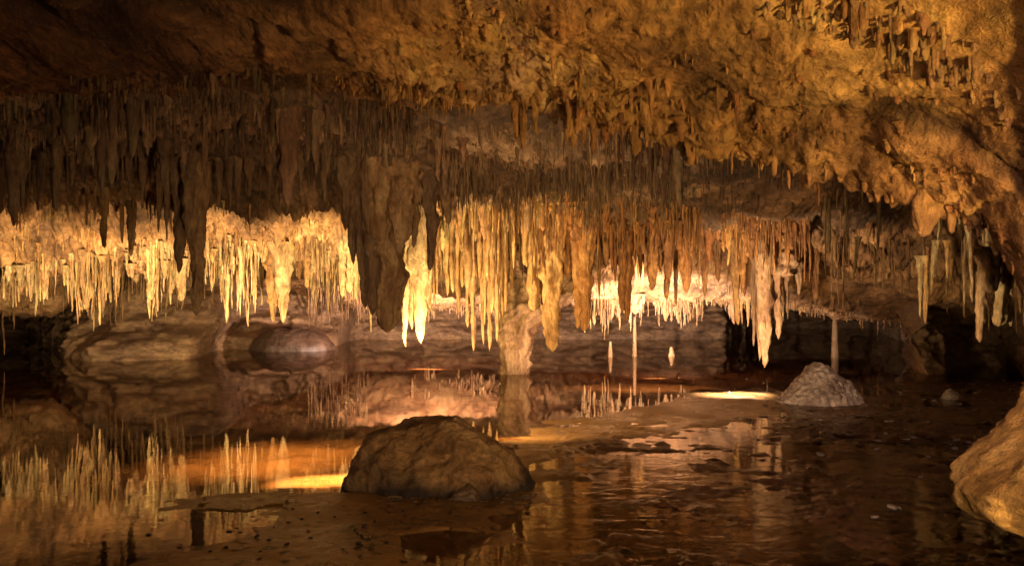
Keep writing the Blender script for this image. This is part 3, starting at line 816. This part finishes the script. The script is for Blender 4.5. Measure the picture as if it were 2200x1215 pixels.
fringe(25, 1190, 1480, 12.5, 14.0, .15, .55, .035, .08, YEL * .7, 56, .8)
fringe(60, 1180, 1480, 11.0, 13.0, .1, .6, .012, .03, CREAM, 61, .8)
fringe(110, -60, 560, 12.7, 15.0, .06, .4, .012, .03, YEL * .7, 57, .9)
fringe(700, -60, 560, 16.1, 18.6, .1, .55, .014, .034, YEL * .45, 58, .4)
fringe(400, 560, 1100, 16.0, 19.0, .05, .2, .014, .034, PINK * .8, 59, .5)
fringe(60, 600, 1000, 5.0, 5.6, .02, .10, .015, .04, SL, 60, 1.0, 2.0)
BV = np.concatenate(BV); BT = np.concatenate(BT)
n, m = BV.shape[:2]
offs = (np.arange(n) * m)[:, None, None]
me = mesh_from('stalactite_fringe', BV.reshape(-1, 3), (q0[None] + offs).reshape(-1, 4), (t0[None] + offs).reshape(-1, 3))
set_tint(me, np.clip(BT, .02, 2).reshape(-1, 3))
link('stalactite_fringe', me, M_stal, kind='stuff', label='countless small stalactites and straws covering the cave ceiling', cat='stalactites')


# popcorn lumps on the pink cream group
def lumpy(name, center, rx, rz, seed, mat, label, cat, tint):
    V, q, t = big_stal(rz * 2, rx, seed, nseg=40, nside=30, p=.25, tip=.6, flare=.2, knob=.05, flute=.1)
    Pn = V + center
    c = 1 - np.clip(cells(Pn, 9, seed), 0, 1)
    r = V.copy(); r[:, 2] = 0
    V = V + r / (np.linalg.norm(r, axis=1, keepdims=True) + 1e-6) * (c[:, None] - .4) * .12
    me = mesh_from(name, V, q, t); set_tint(me, tint)
    return link(name, me, mat, label=label, cat=cat, loc=center)


lumpy('cave_popcorn', (gx(1118, 13.75), 13.75, ceil_z(1118, 13.75) + .1), .30, .38, 5, M_stal, 'knobbly white calcite crust at the root of the pink cream stalactites', 'calcite crust', PINK * 1.1)


# ------------------------------------------------------------------ pillar, posts
def lathe(name, prof, nside, nseg, seed, mat, tint, label, cat, loc, flute=.15, knob=.1, off=None, group=None):
    zs = np.linspace(prof[0][0], prof[-1][0], nseg)
    r = np.interp(zs, [p[0] for p in prof], [p[1] for p in prof])
    th = np.arange(nside) * 2 * np.pi / nside
    Zg, A = np.meshgrid(zs, th, indexing='ij')
    c, s = np.cos(A), np.sin(A)
    fl = fbm(np.stack([c * 1.8, s * 1.8, Zg * 1.2], -1) + seed, 1.4, 3, seed)
    kn = fbm(np.stack([c * r[:, None], s * r[:, None], Zg], -1), 7, 3, seed + 2)
    rr = r[:, None] * (1 + 2 * flute * fl + 2 * knob * kn)
    ox = np.zeros_like(zs) if off is None else np.interp(zs, [p[0] for p in off], [p[1] for p in off])
    V = np.stack([rr * c + ox[:, None], rr * s, Zg], -1).reshape(-1, 3)
    q, t = tube_topology(nseg, nside)
    V = np.vstack([V, [ox[-1], 0, zs[-1] + .01]])
    me = mesh_from(name, V, q[:, ::-1], t[:, ::-1])
    if tint is not None: set_tint(me, tint)
    return link(name, me, mat, label=label, cat=cat, loc=loc, group=group)


Yp = 16.3
lathe('cave_pillar', [(-.4, .27), (.0, .26), (.3, .27), (.6, .28), (.85, .33), (1.05, .42), (1.3, .55), (2.6, 1.0)], 60, 80, 8, M_stal, np.array([.82, .68, .56]),
      'thick stone pillar joining pool and ceiling, flaring into an arch', 'cave pillar', (gx(738, Yp), Yp, 0), off=[(-.4, 0), (.7, 0), (1.05, .12), (1.3, .4), (2.6, 1.0)], flute=.26, knob=.2)
for u, vt, vb, w, lab in [(911, 455, 511, 5, 'tall slim stone post rising from the pool to the back fringe'), (876, 490, 512, 5, 'short pale stone post left of the tall slim one in the pool'),
                          (964, 498, 511, 6, 'short pale stone post right of the tall slim one in the pool'), (1199, 446, 513, 9, 'grey stone column in front of the black tunnel at right')]:
    Y = gy(vb); R = w / 2 / F * Y; hgt = CZ - (vt - H) / F * Y
    lathe('stone_post', [(-.35, R * 1.8), (-.02, R * 1.4), (.08, R * 1.15), (hgt * .5, R * 1.05), (hgt, R * .7)], 14, 30, int(u), M_stal, PINK * (.9 if u < 1100 else .5), lab, 'stone post', (gx(u, Y), Y, 0), flute=.1, knob=.1, group='stone posts in the pool')


# ------------------------------------------------------------------ boulders
def mound(name, outline, base_v, depth, mat, label, n=120, power=4.0, seed=0, bumps=(.05, .03, .012), pop=0.0, back=1.0, facet_n=0):
    """a boulder lying on the floor: height along its length from its silhouette, rounded off front and back"""
    Y = gy(base_v) + depth
    ox = np.array([gx(u, Y) for u, v in outline]); oz = np.array([max(0, CZ - (v - H) / F * Y) for u, v in outline])
    cx = (ox[0] + ox[-1]) / 2; hw = (ox[-1] - ox[0]) / 2
    rr = np.linspace(0, 1, n)
    th = np.linspace(0, 2 * np.pi, 2 * n, endpoint=False)
    Rg, Th = np.meshgrid(rr, th, indexing='ij')
    Rm = 1 - (1 - Rg) ** 1.6
    x = Rm * np.cos(Th); y = Rm * np.sin(Th)
    X = cx + x * hw * 1.0
    chord = np.sqrt(np.clip(1 - x ** 2, 1e-6, 1))
    yn = np.clip(y / np.maximum(chord, 1e-3), -1, 1)
    hx = np.interp(X, ox, oz)
    Z = hx * (1 - np.abs(yn) ** power) ** .6
    Yy = Y + y * depth * np.where(y > 0, back, 1)
    Pm = np.stack([X, Yy, Z], -1)
    rgm = np.random.default_rng(seed + 500)
    cen = np.array([cx, Y, 0.0])
    for _ in range(facet_n):
        dn = rgm.normal(0, 1, 3); dn[2] = abs(dn[2]) * .7 + .1; dn[1] -= .3; dn /= np.linalg.norm(dn)
        hh = (Pm - cen) @ dn
        lim = hh.max() * rgm.uniform(.84, .95)
        Pm = Pm - np.maximum(hh - lim, 0)[..., None] * dn * .9
    d = fbm(Pm, 1.6, 3, seed) * bumps[0] + fbm(Pm, 5, 3, seed + 4) * bumps[1] + fbm(Pm, 15, 3, seed + 8) * bumps[2]
    facets = np.clip(ridge(Pm, 1.7, 2, seed + 6), -1, 1) * bumps[1] * .6
    d = d - (billow(Pm, 3.6, 5, seed + 40) - .5) * bumps[1] * .5
    if pop: d = d + (.5 - cells(Pm, 11, seed)) * pop
    d = d + facets
    nx = np.stack([x * .8, y * 1.0, .6 + 0 * x], -1); nx /= np.linalg.norm(nx, axis=-1, keepdims=True)
    Pm = Pm + nx * d[..., None]
    Pm[..., 2] -= .08 * sstep(.85, 1, Rg)
    m2 = 2 * n
    V = Pm.reshape(-1, 3)
    a = np.arange(n - 1)[:, None] * m2; j = np.arange(m2)[None, :]; j2 = (j + 1) % m2
    q = np.stack([a + j, a + m2 + j, a + m2 + j2, a + j2], -1).reshape(-1, 4)
    c0 = np.array([cx, Y, 0.0])
    me = mesh_from(name, V - c0, q)
    return link(name, me, mat, label=label, cat='rock', loc=c0)


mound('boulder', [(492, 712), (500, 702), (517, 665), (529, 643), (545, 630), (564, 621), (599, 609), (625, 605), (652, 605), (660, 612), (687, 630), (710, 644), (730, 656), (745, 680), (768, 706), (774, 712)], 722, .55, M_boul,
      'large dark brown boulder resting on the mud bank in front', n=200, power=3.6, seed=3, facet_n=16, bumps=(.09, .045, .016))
mound('rock_mound', [(1114, 578), (1122, 574), (1135, 560), (1150, 540), (1163, 526), (1175, 520), (1184, 521), (1192, 527), (1205, 541), (1220, 552), (1232, 566), (1238, 578)], 583, .5, M_mound,
      'pale pinkish conical rock mound on the bank beneath the lowest stalactite', power=1.9, seed=9, bumps=(.05, .04, .02), pop=.05)
mound('round_boulder', [(358, 500), (364, 488), (378, 477), (400, 471), (425, 470), (450, 474), (468, 483), (479, 496), (481, 500)], 505, .9, M_far,
      'smooth round brown boulder half sunk at the back shore', power=2.0, seed=14, bumps=(.05, .02, .006))
mound('small_rock', [(648, 724), (652, 716), (660, 706), (672, 699), (684, 702), (690, 712), (694, 722), (700, 725)], 725, .12, M_rubble,
      'small reddish broken rock at the foot of the large boulder', n=50, power=2.4, seed=17, facet_n=8, bumps=(.04, .05, .02))
mound('small_rock', [(1352, 572), (1356, 563), (1364, 558), (1372, 561), (1377, 568), (1380, 572)], 574, .12, M_chip,
      'small pale rock alone on the dark right bank', n=40, power=2.4, seed=18, bumps=(.02, .03, .02))

# orange flowstone ledge close to the viewer at right: overhanging nose, its foot reaches the floor outside the picture
Yr = 3.1
ol = np.array([(1470, 568), (1452, 592), (1432, 618), (1412, 641), (1392, 659), (1372, 680), (1362, 700), (1367, 724), (1384, 742), (1420, 757), (1450, 770), (1480, 786), (1530, 830), (1580, 960), (1600, 1110)], float)
zt = CZ - (ol[:, 1] - H) / F * Yr; xl = gx(ol[:, 0], Yr) + .04
zs = np.linspace(1.22, -.3, 170)
# left edge of the ledge by height (profile), then swept round in plan
o = np.argsort(zt); left = np.interp(zs, zt[o], xl[o])
xr = 3.6
th = np.linspace(0, 2 * np.pi, 260, endpoint=False)
cxr = (left + xr) / 2; hwr = (xr - left) / 2; left = left + .0
X = cxr[:, None] + hwr[:, None] * np.sign(np.cos(th))[None, :] * np.abs(np.cos(th))[None, :] ** .8
Yg = Yr + (.75 * (hwr / hwr.max()))[:, None] * np.sin(th)[None, :]
top = sstep(1.22, .95, zs)
Zg = np.repeat(zs[:, None], len(th), 1)
Pr = np.stack([X, Yg, Zg], -1)
d = fbm(Pr, 2.0, 3, 61) * .09 + fbm(Pr, 6, 4, 62) * .02 + fbm(Pr, 20, 3, 66) * .013 - .02 - (billow(Pr, 2.6, 5, 166) - .5) * .085 + np.clip(ridge(Pr, 1.1, 2, 65, stretch=(.5, .5, 2.5)) - .75, 0, 1) * -.12
dirv = np.stack([np.cos(th), np.sin(th), 0 * th], -1)[None]
Pr = Pr + dirv * d[..., None]
n1, m1 = Pr.shape[:2]
a_ = np.arange(n1 - 1)[:, None] * m1; j = np.arange(m1)[None, :]; j2 = (j + 1) % m1
q = np.stack([a_ + j, a_ + m1 + j, a_ + m1 + j2, a_ + j2], -1).reshape(-1, 4)
V = Pr.reshape(-1, 3)
V = np.vstack([V, [[cxr[0], Yr, 1.25]]])
tr = np.array([[j_, (j_ + 1) % m1, len(V) - 1] for j_ in range(m1)])
c0 = np.array([2.6, Yr, 0.0])
link('flowstone_ledge', mesh_from('flowstone_ledge', V - c0, q, tr), M_orange, label='rounded orange flowstone ledge jutting in close at the right', cat='rock', loc=c0)


# ------------------------------------------------------------------ pebbles, clods, rubble
def pebble_mesh(seed, flat=.6, cube=False):
    import bmesh
    bm = bmesh.new()
    if cube:
        bmesh.ops.create_cube(bm, size=1.4)
        bmesh.ops.bevel(bm, geom=bm.edges[:], offset=.15, segments=2, affect='EDGES')
    else:
        bmesh.ops.create_icosphere(bm, subdivisions=2, radius=1)
    V = np.array([v.co[:] for v in bm.verts])
    k = 1 + fbm(V + seed * 5.1, 1.0, 2, seed) * .55
    for v, kk_ in zip(bm.verts, k):
        v.co = v.co * kk_; v.co.z *= flat
    me = bpy.data.meshes.new('pebble'); bm.to_mesh(me); bm.free()
    for p_ in me.polygons: p_.use_smooth = not cube
    return me


PB = [pebble_mesh(i) for i in range(5)]
for p_ in PB: p_.materials.append(M_chip)
CB = pebble_mesh(7, .45, True); CB.materials.append(M_chip)
CL = [pebble_mesh(i + 20, .55) for i in range(4)]
for p_ in CL: p_.materials.append(M_clod)
rg = np.random.default_rng(4)


def put(me, name, u, v, r, label, group, cat, sink=.3):
    x, y = ground(u, v)
    o = bpy.data.objects.new(name, me); COL.objects.link(o)
    o.location = (x, y, max(floor_z(x, y), -.004) + r * sink)
    o.scale = (r * rg.uniform(.8, 1.5), r * rg.uniform(.7, 1.1), r * rg.uniform(.7, 1))
    o.rotation_euler = (rg.normal(0, .15), rg.normal(0, .15), rg.uniform(0, 6.28))
    o['label'] = label; o['category'] = cat
    if group: o['group'] = group
    return o


put(CB, 'pale_block', 1283, 729, .035, 'white squarish stone block lying in the shallows at lower right', None, 'stone')
put(CB, 'pale_block', 1256, 742, .026, 'smaller white flat stone just left of the squarish block', None, 'stone')
put(CB, 'pale_block', 1321, 685, .026, 'white flat stone in the shallows above the squarish block', None, 'stone')
put(CB, 'pale_block', 1259, 645, .035, 'grey white stone in the water between mound and lower right', None, 'stone')
put(PB[0], 'pale_block', 1374, 635, .035, 'orange yellow stone on the right bank near the ledge', None, 'stone')
for i in range(46):
    u = rg.uniform(1130, 1470); v = rg.uniform(545, 665) if i < 38 else rg.uniform(560, 585)
    put(PB[rg.integers(5)], 'pebble', u, v, rg.uniform(.012, .034), 'pale pebble scattered on the dark right bank', 'pale pebbles on the right bank', 'pebble')
for i in range(10):
    put(PB[rg.integers(5)], 'pebble', rg.uniform(930, 1110), rg.uniform(535, 575), rg.uniform(.012, .03), 'pale pebble near the sandbar left of the mound', 'pale pebbles by the sandbar', 'pebble')
for i in range(60):
    u = rg.normal(460, 90); v = rg.uniform(722, 812)
    if 590 < u < 700 and v > 760: continue
    put(CL[rg.integers(4)], 'mud_clod', u, v, rg.uniform(.005, .02), 'dark clod of mud lying on the front bank', 'dark clods on the front bank', 'clod')
# rubble by the mound and under the boulder: one mass
RV_, RF_ = [], []
base_me = pebble_mesh(40, .5)
bv = np.array([v.co[:] for v in base_me.vertices]); bf = np.array([p_.vertices[:] for p_ in base_me.polygons])
cnt = 0
spots = [(rg.normal(1200, 55), rg.normal(604, 15), rg.uniform(.012, .05)) for _ in range(380)] + [(rg.uniform(1180, 1480), rg.uniform(552, 650), rg.uniform(.008, .03)) for _ in range(380)] \
    + [(rg.uniform(560, 770), 716 + rg.normal(0, 5), rg.uniform(.008, .03)) for _ in range(130)] + [(rg.uniform(1090, 1160), rg.uniform(560, 590), rg.uniform(.01, .03)) for _ in range(60)]
for u, v, r in spots:
    if v < 540: continue
    x, y = ground(u, v)
    if x / y * F + U0 > 2100: continue
    ca, sa = math.cos(u * 7), math.sin(u * 7)
    w = bv * r * np.array([1.4, .9, .6]) * rg.uniform(.6, 1.3, 3)
    w = np.stack([w[:, 0] * ca - w[:, 1] * sa, w[:, 0] * sa + w[:, 1] * ca, w[:, 2]], -1)
    RV_.append(w + np.array([x, y, max(floor_z(x, y), -.01) + r * .1])); RF_.append(bf + cnt); cnt += len(bv)
link('rubble', mesh_from('rubble', np.concatenate(RV_), None, np.concatenate(RF_), smooth=False), M_rubble, kind='stuff', label='broken brown rubble strewn over the right bank', cat='rubble')


# ------------------------------------------------------------------ lamps hidden in the cave, plus added unseen fill lights
def spot(name, pos, target, power, color, size=110, blend=.6, radius=.06):
    l = bpy.data.lights.new(name, 'SPOT'); l.energy = power; l.color = color; l.spot_size = math.radians(size); l.spot_blend = blend; l.shadow_soft_size = radius
    o = bpy.data.objects.new(name, l); COL.objects.link(o)
    o.location = pos
    o.rotation_euler = (Vector(target) - Vector(pos)).to_track_quat('-Z', 'Y').to_euler()
    return o


def area(name, pos, direction, power, color, sx, sy, spread=180):
    l = bpy.data.lights.new(name, 'AREA'); l.energy = power; l.color = color; l.shape = 'RECTANGLE'; l.size = sx; l.size_y = sy; l.spread = math.radians(spread)
    o = bpy.data.objects.new(name, l); COL.objects.link(o)
    o.location = pos; o.rotation_euler = Vector(direction).to_track_quat('-Z', 'Y').to_euler()
    return o


WARM = (1, .74, .36); YELW = (1, .80, .44); PNK = (1, .74, .60); ORG = (1, .68, .28)
spot('flood_lamp', (gx(60, 12.7), 12.7, .25), tuple(at(70, 405, 15.6)), 860, (1, .77, .43), 100)
spot('flood_lamp', (gx(250, 12.9), 12.9, .25), tuple(at(250, 405, 15.6)), 800, (1, .77, .43), 100)
spot('flood_lamp', (gx(440, 13.0), 13.0, .25), tuple(at(440, 405, 15.6)), 900, (1, .79, .46), 100)
spot('flood_lamp', (gx(600, 12.5), 12.5, .25), tuple(at(660, 380, 14.6)), 950, YELW, 100)
spot('flood_lamp', (gx(800, 11.6), 11.6, .2), tuple(at(850, 380, 14.4)), 300, WARM, 95)
spot('flood_lamp', (gx(1050, 12.0), 12.0, .2), tuple(at(1072, 405, 14.0)), 520, (1, .77, .56), 84)
spot('flood_lamp', (gx(940, 17.4), 17.4, .2), tuple(at(940, 450, 20.3)), 1300, (1, .83, .72), 150)
spot('flood_lamp', (gx(610, 19.5), 19.5, .3), tuple(at(620, 465, 25)), 2600, PNK, 140)
spot('flood_lamp', (gx(820, 15.0), 15.0, .3), tuple(at(745, 450, 16.3)), 140, PNK, 100)
spot('flood_lamp', (gx(930, 14.6), 14.6, 1.7), tuple(at(900, 520, 18.0)), 900, (1, .78, .56), 100)
spot('flood_lamp', (gx(1170, 10.0), 10.0, .3), tuple(at(1390, 440, 12.0)), 520, (1, .8, .5), 42)
spot('flood_lamp', (gx(1220, 13.5), 13.5, .3), tuple(at(1240, 452, 17.0)), 60, WARM, 60)
area('bank_lamp_or_fill', (gx(466, 7.0), 7.0, .40), (-.30, 1, -.16), 90, (1, .80, .50), .25, .08)
spot('bank_lamp_or_fill', (gx(1062, 12.9), 12.9, 1.25), (gx(1055, 12.9), 12.9, 0), 900, (1, .93, .84), 58, .9)
spot('near_lamp_or_fill', (.8, .4, 2.3), (3.6, 9.5, .1), 480, (1, .66, .62), 38, .9, .15)  # added fill for the right floor, from beside the viewer
spot('near_lamp_or_fill', (1.0, .4, 2.3), (4.35, 12.0, .35), 2300, (1, .76, .58), 9, .6, .1)  # added narrow fill that brightens the mound
spot('near_lamp_or_fill', (.5, .4, 1.5), (2.1, 3.1, .85), 230, (1, .68, .28), 34, .6, .1)  # added fill for the flowstone ledge
spot('bank_lamp_or_fill', (gx(440, 7.5), 7.5, 1.7), (gx(375, 8.4), 8.4, 0), 520, (1, .73, .37), 84, 1.0, .1)  # added spot that broadens the amber pool on the sand
spot('bank_lamp_or_fill', (gx(700, 8.6), 8.6, .7), tuple(np.array([gx(860, 12.0), 12.0, 0])), 280, WARM, 110)
spot('bank_lamp_or_fill', (gx(800, 6.3), 6.3, .25), tuple(at(830, 235, 10.5)), 300, (1, .78, .52), 80, .9)  # added fill for the ceiling behind the near slab
spot('bank_lamp_or_fill', (gx(380, 6.2), 6.2, .25), tuple(at(360, 250, 10.5)), 9, (1, .70, .48), 100, .9)  # added weak fill for the dark left stalactites
spot('near_lamp_or_fill', (2.5, .9, .7), (1.9, 5.2, 3.0), 760, ORG, 105, .9, .1)
area('near_lamp_or_fill', (1.5, -.6, 1.0), (.25, 1, .06), 55, (1, .72, .46), 3, .8, 130)  # added soft fill from behind the camera
spot('near_lamp_or_fill', (-.6, .6, 2.3), (-.9, 6.2, .1), 130, (1, .74, .42), 46, .9, .2)  # added fill over the front bank and boulder

# world: nearly dark underground
w = bpy.data.worlds.new('World'); scene.world = w; w.use_nodes = True
bg = w.node_tree.nodes['Background']; bg.inputs[0].default_value = (.6, .32, .28, 1); bg.inputs[1].default_value = .05

# ------------------------------------------------------------------ camera
cam = bpy.data.cameras.new('camera'); co = bpy.data.objects.new('camera', cam); COL.objects.link(co)
co.location = (0, 0, CZ); co.rotation_euler = (math.radians(90), 0, 0)
cam.sensor_width = 36; cam.lens = F / 1470 * 36; cam.shift_y = (H - 406) / 1470
cam.clip_start = .05; cam.clip_end = 300
cam.dof.use_dof = True; cam.dof.focus_distance = 13; cam.dof.aperture_fstop = 9
scene.camera = co
scene.view_settings.view_transform = 'Standard'; scene.view_settings.look = 'None'; scene.view_settings.exposure = 0
scene.cycles.max_bounces = 4; scene.cycles.diffuse_bounces = 2; scene.cycles.glossy_bounces = 3; scene.cycles.transparent_max_bounces = 6
scene.cycles.sample_clamp_indirect = 4
scene.cycles.use_denoising = True
scene.cycles.use_adaptive_sampling = True; scene.cycles.adaptive_threshold = .03
